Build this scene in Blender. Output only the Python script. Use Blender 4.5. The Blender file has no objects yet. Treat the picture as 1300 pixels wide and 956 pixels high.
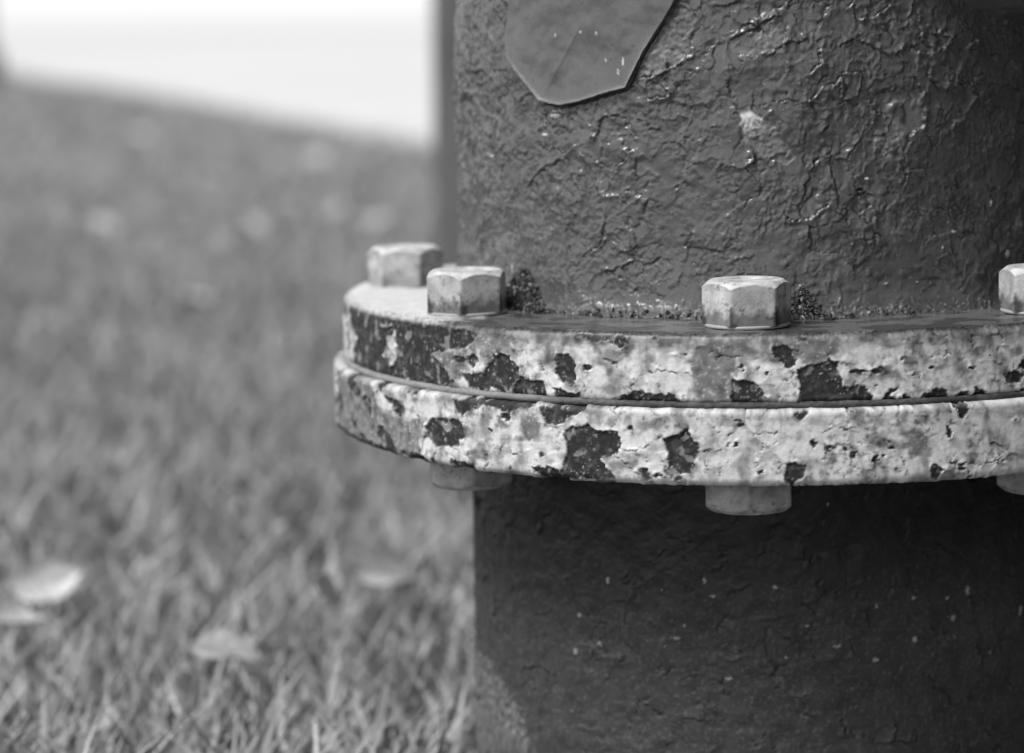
import bpy, bmesh, math, random
import numpy as np
from mathutils import Matrix, Vector, Euler

# ------------------------------------------------------------------ camera, sky, sun, exposure
scene = bpy.context.scene
W0, H0 = 1300.0, 956.0            # pixel frame the measurements were taken in
PX, PY = 650.0, 433.0             # optical axis
FPX = 3250.0
HC = 0.270                        # camera height over the lawn
PITCH, ROLL = 0.1191, -0.0215
AX, AY = 0.0833, 0.8196           # pipe axis on the ground
cP, sP = math.cos(PITCH), math.sin(PITCH)
cR, sR = math.cos(ROLL), math.sin(ROLL)
FWD = np.array([0, cP, -sP]); UPP = np.array([0, sP, cP]); RGT = np.array([1.0, 0, 0])
cam_r = cR * RGT + sR * UPP
cam_u = cR * UPP - sR * RGT

cam_d = bpy.data.cameras.new('camera')
cam = bpy.data.objects.new('camera', cam_d)
scene.collection.objects.link(cam)
scene.camera = cam
cam.matrix_world = Matrix((
    (cam_r[0], cam_u[0], -FWD[0], 0), (cam_r[1], cam_u[1], -FWD[1], 0),
    (cam_r[2], cam_u[2], -FWD[2], HC), (0, 0, 0, 1)))
cam_d.sensor_fit = 'HORIZONTAL'
cam_d.sensor_width = 36.0
cam_d.lens = FPX / W0 * 36.0
cam_d.shift_y = -(H0 / 2 - PY) / W0
cam_d.clip_start = 0.02
cam_d.clip_end = 3000.0
cam_d.dof.use_dof = True
cam_d.dof.focus_distance = 0.705
cam_d.dof.aperture_fstop = 8.6

SUN_EL, SUN_AZ = math.radians(57), math.radians(236)   # azimuth clockwise from +Y: behind the camera, to its left
world = bpy.data.worlds.new('World'); scene.world = world; world.use_nodes = True
wn = world.node_tree; wn.nodes.clear()
sky = wn.nodes.new('ShaderNodeTexSky'); sky.sky_type = 'NISHITA'; sky.sun_disc = False
sky.sun_elevation = SUN_EL; sky.sun_rotation = SUN_AZ
sky.air_density = 1.0; sky.dust_density = 0.7; sky.ozone_density = 1.0
bw = wn.nodes.new('ShaderNodeRGBToBW')            # black-and-white photograph
bg = wn.nodes.new('ShaderNodeBackground'); bg.inputs['Strength'].default_value = 0.08
wo = wn.nodes.new('ShaderNodeOutputWorld')
wn.links.new(sky.outputs[0], bw.inputs[0]); wn.links.new(bw.outputs[0], bg.inputs['Color'])
wn.links.new(bg.outputs[0], wo.inputs['Surface'])

sun_d = bpy.data.lights.new('sun', 'SUN'); sun_d.energy = 1.5; sun_d.angle = math.radians(24)
sun = bpy.data.objects.new('sun', sun_d); scene.collection.objects.link(sun)
sun.rotation_euler = Euler((math.pi / 2 - SUN_EL, 0, math.pi - SUN_AZ), 'XYZ')
sdir = Vector((math.sin(SUN_AZ) * math.cos(SUN_EL), math.cos(SUN_AZ) * math.cos(SUN_EL), math.sin(SUN_EL)))
sun.rotation_euler = sdir.to_track_quat('Z', 'Y').to_euler()

vs = scene.view_settings
vs.view_transform = 'Standard'; vs.look = 'None'; vs.gamma = 1.0; vs.use_curve_mapping = False
vs.exposure = 1.45
scene.cycles.use_denoising = True

rng = np.random.default_rng(7)
random.seed(7)

# ------------------------------------------------------------------ noise toolbox
def _hash(ix, iy, seed):
    ix = ix.astype(np.int64); iy = iy.astype(np.int64)
    h = (ix * 374761393 + iy * 668265263 + seed * 1442695041) & 0xFFFFFFFF
    h = ((h ^ (h >> 13)) * 1274126177) & 0xFFFFFFFF
    h = ((h ^ (h >> 16)) * 2246822519) & 0xFFFFFFFF
    return ((h ^ (h >> 15)) & 0xFFFFFF) / float(0x1000000)

def gnoise(x, y, seed=0):
    ix = np.floor(x); iy = np.floor(y); fx = x - ix; fy = y - iy
    u = fx * fx * fx * (fx * (fx * 6 - 15) + 10); v = fy * fy * fy * (fy * (fy * 6 - 15) + 10)
    def g(dx, dy):
        a = _hash(ix + dx, iy + dy, seed) * 2 * np.pi
        return np.cos(a) * (fx - dx) + np.sin(a) * (fy - dy)
    a = g(0, 0); b = g(1, 0); c = g(0, 1); d = g(1, 1)
    return 1.5 * ((a + (b - a) * u) + ((c + (d - c) * u) - (a + (b - a) * u)) * v)

def fbm(x, y, octv=4, seed=0, gain=.5):
    s = 0; a = 1.0; t = 0
    for o in range(octv):
        s = s + a * gnoise(x * 2 ** o + 17.3 * o, y * 2 ** o - 9.1 * o, seed + o); t += a; a *= gain
    return s / t

def worley(x, y, seed=0, jit=.9):
    ix = np.floor(x); iy = np.floor(y)
    f1 = np.full(x.shape, 9.0); f2 = np.full(x.shape, 9.0)
    cid = np.zeros(x.shape); vx = np.zeros(x.shape); vy = np.zeros(x.shape)
    for dx in (-1, 0, 1):
        for dy in (-1, 0, 1):
            cx = ix + dx; cy = iy + dy
            px = cx + .5 + jit * (_hash(cx, cy, seed) - .5); py = cy + .5 + jit * (_hash(cx, cy, seed + 5) - .5)
            ex = x - px; ey = y - py; d = np.sqrt(ex * ex + ey * ey)
            n = d < f1
            f2 = np.where(n, f1, np.minimum(f2, d)); f1 = np.where(n, d, f1)
            cid = np.where(n, _hash(cx, cy, seed + 11), cid); vx = np.where(n, ex, vx); vy = np.where(n, ey, vy)
    return f1, f2, cid, vx, vy

def sst(a, b, x):
    t = np.clip((x - a) / (b - a), 0, 1); return t * t * (3 - 2 * t)

def sdf_poly(x, y, P):
    n = len(P); d = np.full(x.shape, 1e9); ins = np.zeros(x.shape, bool)
    for i in range(n):
        ax, ay = P[i]; bx, by = P[(i + 1) % n]
        ex, ey = bx - ax, by - ay; wx, wy = x - ax, y - ay
        t = np.clip((wx * ex + wy * ey) / (ex * ex + ey * ey + 1e-12), 0, 1)
        d = np.minimum(d, (wx - ex * t) ** 2 + (wy - ey * t) ** 2)
        c = ((ay <= y) & (by > y)) | ((by <= y) & (ay > y))
        xi = ax + (y - ay) / (by - ay if abs(by - ay) > 1e-12 else 1e-12) * ex
        ins ^= c & (x < xi)
    return np.where(ins, -1, 1) * np.sqrt(d)

def sd_line(x, y, P):
    d = np.full(x.shape, 1e9)
    for i in range(len(P) - 1):
        ax, ay = P[i]; bx, by = P[i + 1]
        ex, ey = bx - ax, by - ay; wx, wy = x - ax, y - ay
        t = np.clip((wx * ex + wy * ey) / (ex * ex + ey * ey + 1e-12), 0, 1)
        d = np.minimum(d, (wx - ex * t) ** 2 + (wy - ey * t) ** 2)
    return np.sqrt(d)

def sd_line2(x, y, P):
    d = np.full(x.shape, 1e9); sg = np.ones(x.shape)
    for i in range(len(P) - 1):
        ax, ay = P[i]; bx, by = P[i + 1]
        ex, ey = bx - ax, by - ay; wx, wy = x - ax, y - ay
        t = np.clip((wx * ex + wy * ey) / (ex * ex + ey * ey + 1e-12), 0, 1)
        q = (wx - ex * t) ** 2 + (wy - ey * t) ** 2
        n = q < d; d = np.where(n, q, d); sg = np.where(n, np.sign(ex * wy - ey * wx), sg)
    return np.sqrt(d), sg

# pixel -> direction -> point on a surface of the place
def ray(px, py):
    X, Y = px - PX, py - PY
    x, y = cR * X + sR * Y, -sR * X + cR * Y
    return FWD + RGT * (x / FPX) - UPP * (y / FPX)

def px_cyl(px, py, r):
    """angle (0 = towards -Y) and height above ground where the view ray meets the pipe's cylinder r"""
    d = ray(px, py)
    a = d[0] ** 2 + d[1] ** 2; b = -2 * (d[0] * AX + d[1] * AY); c = AX ** 2 + AY ** 2 - r * r
    q = max(b * b - 4 * a * c, 0.0); t = (-b - math.sqrt(q)) / (2 * a)
    p = d * t
    return math.atan2(p[0] - AX, AY - p[1]), p[2] + HC

def px_sz(pts, r):
    return [(px_cyl(a, b, r)[0] * r * 1000, px_cyl(a, b, r)[1] * 1000) for a, b in pts]

def px_ground(px, py, z=0.0):
    d = ray(px, py); t = (z - HC) / d[2]; p = d * t
    return Vector((p[0], p[1], z))

# ------------------------------------------------------------------ helpers: objects and materials
col = scene.collection
def link(o, parent=None):
    col.objects.link(o)
    if parent is not None: o.parent = parent
    return o

def tag(o, label=None, cat=None, group=None, kind=None):
    if label: o['label'] = label
    if cat: o['category'] = cat
    if group: o['group'] = group
    if kind: o['kind'] = kind
    return o

def np_mesh(name, verts, quads=None, tris=None, attr=None, smooth=True):
    me = bpy.data.meshes.new(name)
    verts = np.asarray(verts, np.float32)
    nq = 0 if quads is None else len(quads); nt = 0 if tris is None else len(tris)
    me.vertices.add(len(verts)); me.vertices.foreach_set('co', verts.ravel())
    loops = []
    if nq: loops.append(np.asarray(quads, np.int32).ravel())
    if nt: loops.append(np.asarray(tris, np.int32).ravel())
    lv = np.concatenate(loops)
    me.loops.add(len(lv)); me.loops.foreach_set('vertex_index', lv)
    me.polygons.add(nq + nt)
    st = np.concatenate([np.arange(nq) * 4, nq * 4 + np.arange(nt) * 3]).astype(np.int32)
    me.polygons.foreach_set('loop_start', st)
    me.update(calc_edges=True)
    me.polygons.foreach_set('use_smooth', np.full(nq + nt, smooth))
    if attr is not None:
        a = me.attributes.new('surf', 'FLOAT_COLOR', 'POINT')
        c = np.ones((len(verts), 4), np.float32); c[:, 0] = attr[0]; c[:, 1] = attr[1]
        c[:, 2] = attr[2] if len(attr) > 2 else 0
        a.data.foreach_set('color', c.ravel())
    me.validate()
    return me

def obj(name, me, mat, parent=None):
    o = bpy.data.objects.new(name, me)
    if mat is not None:
        me.materials.clear(); me.materials.append(mat)
    return link(o, parent)

def surf_mat(name, bump=.3, scale=900, spec=.5, vary=.12, detail=6, coat=0.0):
    """Albedo and roughness stored on the surface, with fine procedural grain and relief on top."""
    m = bpy.data.materials.new(name); m.use_nodes = True; nt = m.node_tree; nt.nodes.clear()
    N = nt.nodes.new; L = nt.links.new
    out = N('ShaderNodeOutputMaterial'); b = N('ShaderNodeBsdfPrincipled'); L(b.outputs[0], out.inputs[0])
    at = N('ShaderNodeAttribute'); at.attribute_name = 'surf'
    se = N('ShaderNodeSeparateColor'); L(at.outputs['Color'], se.inputs[0])
    tc = N('ShaderNodeTexCoord')
    n1 = N('ShaderNodeTexNoise'); n1.inputs['Scale'].default_value = scale; n1.inputs['Detail'].default_value = detail
    n1.inputs['Roughness'].default_value = .65; L(tc.outputs['Object'], n1.inputs['Vector'])
    mr = N('ShaderNodeMapRange'); mr.inputs['From Min'].default_value = .3; mr.inputs['From Max'].default_value = .7
    mr.inputs['To Min'].default_value = 1 - vary; mr.inputs['To Max'].default_value = 1 + vary
    L(n1.outputs['Fac'], mr.inputs['Value'])
    mu = N('ShaderNodeMath'); mu.operation = 'MULTIPLY'; L(se.outputs[0], mu.inputs[0]); L(mr.outputs[0], mu.inputs[1])
    cc = N('ShaderNodeCombineColor')
    for k in range(3): L(mu.outputs[0], cc.inputs[k])
    L(cc.outputs[0], b.inputs['Base Color'])
    mr2 = N('ShaderNodeMath'); mr2.operation = 'MULTIPLY'; L(se.outputs[1], mr2.inputs[0]); L(mr.outputs[0], mr2.inputs[1])
    L(mr2.outputs[0], b.inputs['Roughness'])
    b.inputs['Specular IOR Level'].default_value = spec
    b.inputs['Coat Weight'].default_value = coat
    bp = N('ShaderNodeBump'); bp.inputs['Strength'].default_value = bump; bp.inputs['Distance'].default_value = .0003
    L(n1.outputs['Fac'], bp.inputs['Height']); L(bp.outputs[0], b.inputs['Normal'])
    return m

M_dark = surf_mat('dark_enamel', .12, 1200, .62)
M_flange = surf_mat('chipped_flange_paint', .35, 1100, .35)
M_low = surf_mat('weathered_black_paint', .4, 1300, .26)
M_bolt = surf_mat('worn_zinc', .3, 1500, .5)
M_gasket = surf_mat('gasket_rubber', .5, 900, .3)
M_grass = surf_mat('grass_blade', .0, 60, .25, .15, 2)
M_leaf = surf_mat('dry_leaf', .3, 300, .3)
M_moss = surf_mat('moss_crumb', .6, 1500, .12, .35)
M_post = surf_mat('post_paint', .3, 120, .4)

def simple_mat(name, g, rough, scale, vary, bump=.3, dist=.01, detail=8, scale2=None):
    m = bpy.data.materials.new(name); m.use_nodes = True; nt = m.node_tree; nt.nodes.clear()
    N = nt.nodes.new; L = nt.links.new
    out = N('ShaderNodeOutputMaterial'); b = N('ShaderNodeBsdfPrincipled'); L(b.outputs[0], out.inputs[0])
    tc = N('ShaderNodeTexCoord'); n1 = N('ShaderNodeTexNoise'); n1.inputs['Scale'].default_value = scale
    n1.inputs['Detail'].default_value = detail; n1.inputs['Roughness'].default_value = .6
    L(tc.outputs['Object'], n1.inputs['Vector'])
    n2 = N('ShaderNodeTexNoise'); n2.inputs['Scale'].default_value = scale2 or scale / 12; n2.inputs['Detail'].default_value = 3
    L(tc.outputs['Object'], n2.inputs['Vector'])
    ad = N('ShaderNodeMath'); ad.operation = 'ADD'; L(n1.outputs['Fac'], ad.inputs[0]); L(n2.outputs['Fac'], ad.inputs[1])
    cr = N('ShaderNodeValToRGB'); e = cr.color_ramp.elements
    e[0].position = .35; e[1].position = .65
    lo, hi = g * (1 - vary), g * (1 + vary)
    e[0].color = (lo, lo, lo, 1); e[1].color = (hi, hi, hi, 1)
    mh = N('ShaderNodeMath'); mh.operation = 'MULTIPLY'; mh.inputs[1].default_value = .5; L(ad.outputs[0], mh.inputs[0])
    L(mh.outputs[0], cr.inputs[0]); L(cr.outputs[0], b.inputs['Base Color'])
    b.inputs['Roughness'].default_value = rough
    bp = N('ShaderNodeBump'); bp.inputs['Strength'].default_value = bump; bp.inputs['Distance'].default_value = dist
    L(n1.outputs['Fac'], bp.inputs['Height']); L(bp.outputs[0], b.inputs['Normal'])
    return m

# ------------------------------------------------------------------ the setting: lawn ground, concrete road, kerb
M_soil = simple_mat('lawn_soil', .17, .95, 60, .45, .8, .01, scale2=1.6)
M_road = simple_mat('pale_concrete', .52, .85, 40, .12, .2, .003, scale2=.4)
M_kerb = simple_mat('kerb_concrete', .5, .9, 40, .18, .3, .003)

# lawn edge runs as a straight line, measured on the ground
E1 = px_ground(540, 192); E2 = px_ground(120, 112)
ed = (E2 - E1).normalized(); en = Vector((ed.y, -ed.x, 0))           # en points to the road side
if en.x < 0: en = -en

def sheet(name, pts, z, mat):
    me = bpy.data.meshes.new(name)
    me.from_pydata([(p.x, p.y, z) for p in pts], [], [tuple(range(len(pts)))]); me.update()
    return tag(obj(name, me, mat), kind='structure')
A = E1 - ed * 300; B = E1 + ed * 1500
sheet('ground', [Vector((-1500, -1500, 0)), Vector((1500, -1500, 0)), Vector((1500, 1800, 0)), Vector((-1500, 1800, 0))], 0.0, M_soil)
sheet('road', [A, B, B + en * 1500, A + en * 1500], .012, M_road)
# kerb stones along the lawn edge
kerb_root = None
bm = bmesh.new()
bmesh.ops.create_cube(bm, size=1.0)
for v in bm.verts: v.co = Vector((v.co.x * .992, v.co.y * .12, v.co.z * .10))
bmesh.ops.bevel(bm, geom=list(bm.edges), offset=.012, segments=2, affect='EDGES')
kme = bpy.data.meshes.new('kerb_stone'); bm.to_mesh(kme); bm.free()
kme.materials.append(M_kerb)
kerb = bpy.data.objects.new('kerb', None); link(kerb); tag(kerb, kind='structure')
kerb.location = E1
for i in range(-4, 34):
    o = bpy.data.objects.new('kerb_stone', kme); link(o, kerb)
    p = ed * (i * 1.0) + en * .06
    o.location = (p.x, p.y, -.022); o.rotation_euler = (0, 0, math.atan2(ed.y, ed.x))

# unseen dark board wall, added beside the pipe to keep sky light off
M_board = simple_mat('added_wall_board', .05, .8, 25, .4, .5, .002)
WX, WY0, WY1, WH = .41, -1.15, 2.45, 2.2
wall = bpy.data.objects.new('added_wall', None); link(wall); wall.location = (WX, (WY0 + WY1) / 2, 0)
tag(wall, 'unseen tall board wall added beside the pipe to block light', 'wall')
bm = bmesh.new(); bmesh.ops.create_cube(bm, size=1.0)
for v in bm.verts: v.co = Vector((v.co.x * .024, v.co.y * .146, v.co.z * WH))
bmesh.ops.bevel(bm, geom=list(bm.edges), offset=.003, segments=1, affect='EDGES')
bme = bpy.data.meshes.new('board'); bm.to_mesh(bme); bm.free(); bme.materials.append(M_board)
nb_ = int((WY1 - WY0) / .15)
for i in range(nb_):
    o = bpy.data.objects.new('board', bme); link(o, wall)
    o.location = (random.uniform(-.002, .002), (i + .5) * .15 - (WY1 - WY0) / 2, WH / 2); o.rotation_euler = (0, 0, random.uniform(-.02, .02))
bm = bmesh.new(); bmesh.ops.create_cube(bm, size=1.0)
for v in bm.verts: v.co = Vector((v.co.x * .06, v.co.y * (WY1 - WY0), v.co.z * .08))
rme = bpy.data.meshes.new('rail'); bm.to_mesh(rme); bm.free(); rme.materials.append(M_board)
for z in (.35, 1.9):
    o = bpy.data.objects.new('rail', rme); link(o, wall); o.location = (.046, 0, z)

# ------------------------------------------------------------------ the flanged pipe
Z_TOP = HC - .0812; Z_GAS = HC - .1010; Z_BOT = HC - .1222
R_UP, R_LO, R_BAR, R_PIPE, R_BOLT = .1366, .1400, .0996, .0972, .1192
pipe = bpy.data.objects.new('flanged_pipe', None); link(pipe)
pipe.location = (AX, AY, 0)
tag(pipe, 'thick upright iron pipe with peeling dark paint and pale chipped bolted flange', 'pipe')

def thetas(step_mm, r, front=math.radians(94), back=math.radians(3)):
    f = np.arange(-front, front, step_mm / 1000 / r)
    b = np.arange(front, 2 * np.pi - front, back)
    return np.concatenate([f, b])

def lathe(name, prof, th, shade, mat, parent=pipe, caps=False):
    """prof: (n,2) radius/height in metres. shade(theta, s_mm, z_mm, r, t) -> relief mm, albedo, roughness"""
    prof = np.asarray(prof, float); d = np.gradient(prof, axis=0); d /= np.linalg.norm(d, axis=1)[:, None] + 1e-12
    nrm = np.stack([d[:, 1], -d[:, 0]], 1)
    seg = np.r_[0, np.cumsum(np.linalg.norm(np.diff(prof, axis=0), axis=1))]
    n, m = len(prof), len(th)
    T, I = np.meshgrid(th, np.arange(n), indexing='xy')           # (n,m)
    Tw = np.where(T > np.pi, T - 2 * np.pi, T)
    r = prof[I, 0]; z = prof[I, 1]
    h, al, ro = shade(Tw, Tw * r * 1000, z * 1000, r, seg[I])
    h = h / 1000.0
    rr = r + nrm[I, 0] * h; zz = z + nrm[I, 1] * h
    V = np.stack([rr * np.sin(T), -rr * np.cos(T), zz], -1).reshape(-1, 3)
    a = np.arange(n - 1)[:, None] * m; j = np.arange(m)[None, :]; j2 = (j + 1) % m
    Q = np.stack([a + j, a + j2, a + m + j2, a + m + j], -1).reshape(-1, 4)
    me = np_mesh(name, V, Q, attr=(al.ravel(), ro.ravel()))
    return obj(name, me, mat, parent)

# ---- profiles ----
def prof_path(pts, step):
    out = []
    for (a, b), (c, d) in zip(pts[:-1], pts[1:]):
        n = max(1, int(math.hypot(c - a, d - b) / step))
        out += [(a + (c - a) * k / n, b + (d - b) * k / n) for k in range(n)]
    return np.array(out + [pts[-1]])

# ---- upper barrel ----
flake_px = [(643, -70), (646, 8), (644, 45), (649, 75), (662, 93), (676, 111), (690, 128), (703, 131), (716, 133),
            (740, 128), (770, 118), (797, 111), (808, 88), (818, 66), (830, 45), (846, 20), (857, 0), (880, -70)]
FLAKE = px_sz(flake_px, R_BAR)
bare_px = [(938, 140), (950, 134), (962, 146), (978, 152), (990, 172), (1002, 186), (1010, 200), (1000, 210), (985, 205),
           (968, 200), (952, 182), (942, 178)]
BARE = px_sz(bare_px, R_BAR)
gouge_px = [(858, 0), (874, 2), (884, 20), (880, 34), (872, 45), (872, 72), (858, 82), (840, 92), (822, 100), (808, 96), (822, 70), (836, 45)]
GOUGE = px_sz(gouge_px, R_BAR)
gouge2_px = [(592, 90), (604, 92), (612, 88), (628, 104), (640, 140), (630, 150), (612, 142), (600, 120)]
GOUGE2 = px_sz(gouge2_px, R_BAR)
cracks_px = [[(690, 132), (693, 158)], [(731, 135), (736, 160)], [(757, 172), (765, 150), (782, 146)], [(793, 148), (806, 174)],
             [(815, 98), (842, 96), (866, 80), (880, 74)], [(842, 110), (850, 118), (838, 124), (822, 126), (820, 155)],
             [(740, 195), (762, 208), (780, 214), (795, 203), (800, 190)],
             [(930, 48), (955, 38), (968, 30), (985, 22)], [(978, 70), (1000, 54), (1040, 50), (1042, 80), (1030, 90)],
             [(1030, 125), (1045, 110), (1062, 105), (1068, 95)], [(1063, 60), (1070, 55), (1085, 50), (1105, 58), (1130, 72), (1158, 60)],
             [(1065, 95), (1068, 128), (1090, 128), (1095, 92), (1066, 92)], [(1085, 5), (1088, 25), (1110, 20), (1138, 4)],
             [(1165, 0), (1166, 28), (1170, 52), (1182, 60)], [(1185, 42), (1205, 48), (1198, 58), (1182, 66)],
             [(1053, 200), (1058, 225), (1062, 245)], [(1053, 200), (1076, 205), (1078, 195), (1090, 180)],
             [(1047, 165), (1053, 160), (1055, 148)], [(1110, 140), (1132, 148), (1128, 165)],
             [(1050, 260), (1030, 275), (1004, 282), (998, 275)], [(790, 320), (806, 328), (800, 310)],
             [(745, 310), (752, 318), (766, 308), (770, 295)], [(770, 345), (790, 340), (812, 326)], [(765, 300), (770, 275)],
             [(1203, 105), (1222, 108), (1236, 98), (1250, 96)], [(1180, 70), (1178, 95), (1195, 118), (1212, 110)],
             [(950, 30), (958, 30), (972, 44)], [(640, 205), (655, 185), (660, 170)], [(672, 235), (690, 215), (712, 205)]]
CRACKS = [px_sz(c, R_BAR) for c in cracks_px]
flecks_px = [(1211, 294, 4, 1.6), (1258, 258, 1.6, 4), (1195, 314, 1.4, 1.4), (1101, 227, 3, 1.4), (1092, 251, 1.5, 1.2), (1279, 322, 4, 5),
             (792, 78, 1.2, 5), (786, 92, 1, 4), (770, 77, 1, 3), (738, 40, 1.5, 1.5), (758, 42, 1.5, 1.5), (706, 45, 1.6, 1.6), (705, 147, 8, 2.4),
             (692, 171, 5, 2), (739, 217, 1.5, 1.5), (651, 340, 1.2, 5), (1164, 358, 2, 1), (1108, 156, 1.4, 1.4), (1125, 360, 2, 1)]
FLECKS = [(px_sz([(a, b)], R_BAR)[0], c, d) for a, b, c, d in flecks_px]
Zb0 = Z_TOP * 1000

def plates(s, z, sx, sz, seed, wa, wb, curl, step, groove):
    """crazed paint: plates of uneven height, each curling up along part of its edge"""
    wx = s + wa * fbm(s / (sx * .9), z / (sz * .9), 3, seed + 1) + wb * fbm(s / 1.6, z / 1.6, 3, seed + 2)
    wy = z + wa * fbm(s / (sx * .9), z / (sz * .9), 3, seed + 3) + wb * fbm(s / 1.6, z / 1.6, 3, seed + 4)
    f1, f2, cid, vx, vy = worley(wx / sx, wy / sz, seed)
    e = (f2 - f1) * min(sx, sz)
    r1 = np.modf(cid * 91.7)[0]; r2 = np.modf(cid * 57.3)[0]; r3 = np.modf(cid * 33.9)[0]
    ang = r1 * 2 * np.pi
    side = sst(-.05, .35, np.cos(ang) * vx + np.sin(ang) * vy)
    lip = np.exp(-e / (sx * .11)) * side * r2 ** 1.5
    h = step * (r3 - .5) + step * 1.6 * ((r1 - .5) * vx + (r2 - .5) * vy) + curl * lip
    g = np.exp(-(e / .26) ** 2)
    return h - groove * g, g, lip, e, cid

def shade_barrel(th, s, z, r, t):
    zz = z
    h = 1.0 * fbm(s / 24, zz / 24, 3, 3) + .30 * fbm(s / 8, zz / 8, 3, 4)
    m1 = sst(-.28, .02, fbm(s / 24 + 3, zz / 24, 3, 9)); m2 = sst(-.10, .14, fbm(s / 15 - 7, zz / 15 + 4, 3, 19))
    b1 = sst(-.28, .05, fbm(s / 6, zz / 6, 2, 33)); b2 = sst(-.12, .12, fbm(s / 4 + 9, zz / 4, 2, 43))
    calm = sst(4, 22, zz - Zb0); m1 = m1 * (.25 + .75 * calm); m2 = m2 * (.4 + .6 * calm)
    hA, gA, lipA, eA, cA = plates(s, zz, 15, 14, 21, 5.0, .8, 1.30, .75, .45)
    hB, gB, lipB, eB, cB = plates(s, zz, 6.5, 7.5, 51, 2.4, .5, .70, .42, .36)
    hC, gC, lipC, eC, cC = plates(s, zz, 2.6, 3.2, 151, 1.1, .4, .34, .20, .14)
    m3 = sst(.0, .22, fbm(s / 13 + 31, zz / 13, 3, 143))
    h += m1 * b1 * hA + m2 * b2 * hB + m3 * hC
    gr1 = np.maximum(m1 * b1 * gA, m2 * b2 * gB); gr2 = m3 * gC
    lip = np.clip(m1 * b1 * lipA + m2 * b2 * lipB * .7, 0, 1)
    # wrinkled ridges of thick paint
    wx = s + 2.0 * fbm(s / 6, zz / 6, 3, 60); wy = zz + 2.0 * fbm(s / 6, zz / 6, 3, 59)
    wr = np.clip(1 - np.abs(fbm(wx / 7, wy / 10, 3, 61)) * 5.5, 0, 1) ** 2
    wr2 = np.clip(1 - np.abs(fbm(wx / 3.2, wy / 4.2, 3, 64)) * 4.5, 0, 1) ** 2
    mw = sst(-.05, .25, fbm(s / 17 + 11, zz / 17, 2, 63)); mw2 = sst(0, .3, fbm(s / 12 - 5, zz / 12 + 8, 2, 65))
    h += .34 * wr * mw + .26 * wr2 * mw2
    h += .045 * fbm(s / 1.1, zz / 1.1, 3, 71) + .07 * fbm(s / 2.6, zz / 2.6, 2, 72)
    rough_band = sst(.05, .3, fbm(s / 14, zz / 10 + 5, 3, 77))
    lft = sst(-46, -66, s)                                                # coarse, runny paint towards this side
    h += rough_band * .22 * fbm(s / 1.6, zz / 1.3, 3, 78) + lft * (.5 * fbm(s / 3.0, zz / 8, 4, 79))
    bub = worley(s / 3.4, zz / 3.4, 74); bm_ = np.clip(1 - (bub[0] / (.14 + .22 * np.modf(bub[2] * 19)[0])) ** 2, 0, 1) * (bub[2] > .72)
    h += .22 * np.sqrt(bm_)
    # measured cracks, one side lifted
    for i, c in enumerate(CRACKS):
        a = np.array(c); lo = a.min(0) - 5; hi = a.max(0) + 5
        k = np.where((s > lo[0]) & (s < hi[0]) & (zz > lo[1]) & (zz < hi[1]))
        if len(k[0]) == 0: continue
        q, sg = sd_line2(s[k] + 1.0 * fbm(s[k] / 2.4, zz[k] / 2.4, 4, 80), zz[k] + 1.0 * fbm(s[k] / 2.4, zz[k] / 2.4, 4, 81), c)
        wv = sst(-.4, .05, fbm(s[k] / 2.8, zz[k] / 2.8, 2, 82 + i)); sd_ = 1 if i % 3 else -1
        h[k] += wv * (.85 * np.exp(-q / 1.2) * (sg * sd_ > 0) - .65 * np.exp(-(q / .2) ** 2))
        gr1[k] = np.maximum(gr1[k], wv * np.exp(-(q / .2) ** 2))
    wob_s = s + .9 * fbm(s / 2.2, zz / 2.2, 4, 85); wob_z = zz + .9 * fbm(s / 2.2, zz / 2.2, 4, 86)
    # smooth substrate beside / under the loose sheet, gouges and the bare spot
    dfl = sdf_poly(s, zz, FLAKE)
    under = sst(.2, -1.2, dfl)
    h = h * (1 - .85 * under) - .25 * under
    gap = np.exp(-((dfl - .30) / .50) ** 2) * sst(-.6, -.1, fbm(s / 5, zz / 5, 3, 88) + .012 * (s - FLAKE[6][0]))
    h -= .7 * gap
    al = .080 + .022 * fbm(s / 12, zz / 12, 4, 91) + .012 * (cA - .5) * m1
    ro = .27 + .10 * fbm(s / 9, zz / 9, 3, 92)
    chip = (np.modf(cA * 13.7)[0] > .90) * m1 * b1 * sst(.15, .5, eA)          # flakes gone: rougher under-coat
    chip2 = (np.modf(cB * 23.1)[0] > .86) * m2 * b2 * sst(.1, .35, eB)
    h -= .34 * chip + .22 * chip2
    al = al + .05 * chip * (1 + fbm(s / 1.2, zz / 1.2, 3, 93)) + .02 * chip2; ro = ro + .25 * chip
    gr1 = np.maximum(gr1, gap)
    al = al * (1 - .75 * np.maximum(gr1, .6 * gr2)) + .035 * lip
    ro = ro + .25 * np.maximum(gr1, gr2)
    for P, dep, alb in ((GOUGE, .55, .10), (GOUGE2, .5, .08)):
        d = sdf_poly(wob_s, wob_z, P); k = sst(.25, -.25, d)
        nb = fbm(s / 1.6, zz / 1.6, 4, 95)
        h += k * (-dep + .28 * nb); al = al * (1 - k) + k * (alb + .09 * np.clip(nb, -.3, 1)); ro = np.maximum(ro, .6 * k)
        h += .35 * np.exp(-np.abs(d) / .8) * (d > 0) * sst(-.2, .3, fbm(s / 4, zz / 4, 2, 97))
    d = sdf_poly(wob_s, wob_z, BARE); k = sst(.2, -.4, d)
    nb = fbm(s / 1.1, zz / 1.1, 4, 96); upp = sst(0, 1, (s - BARE[0][0]) * -.12 + (zz - np.mean([p[1] for p in BARE])) * .16 + .35 + .9 * nb)
    h += k * (-.4 + .25 * nb); al = al * (1 - k) + k * (.13 + .34 * upp); ro = np.maximum(ro, .75 * k)
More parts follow.
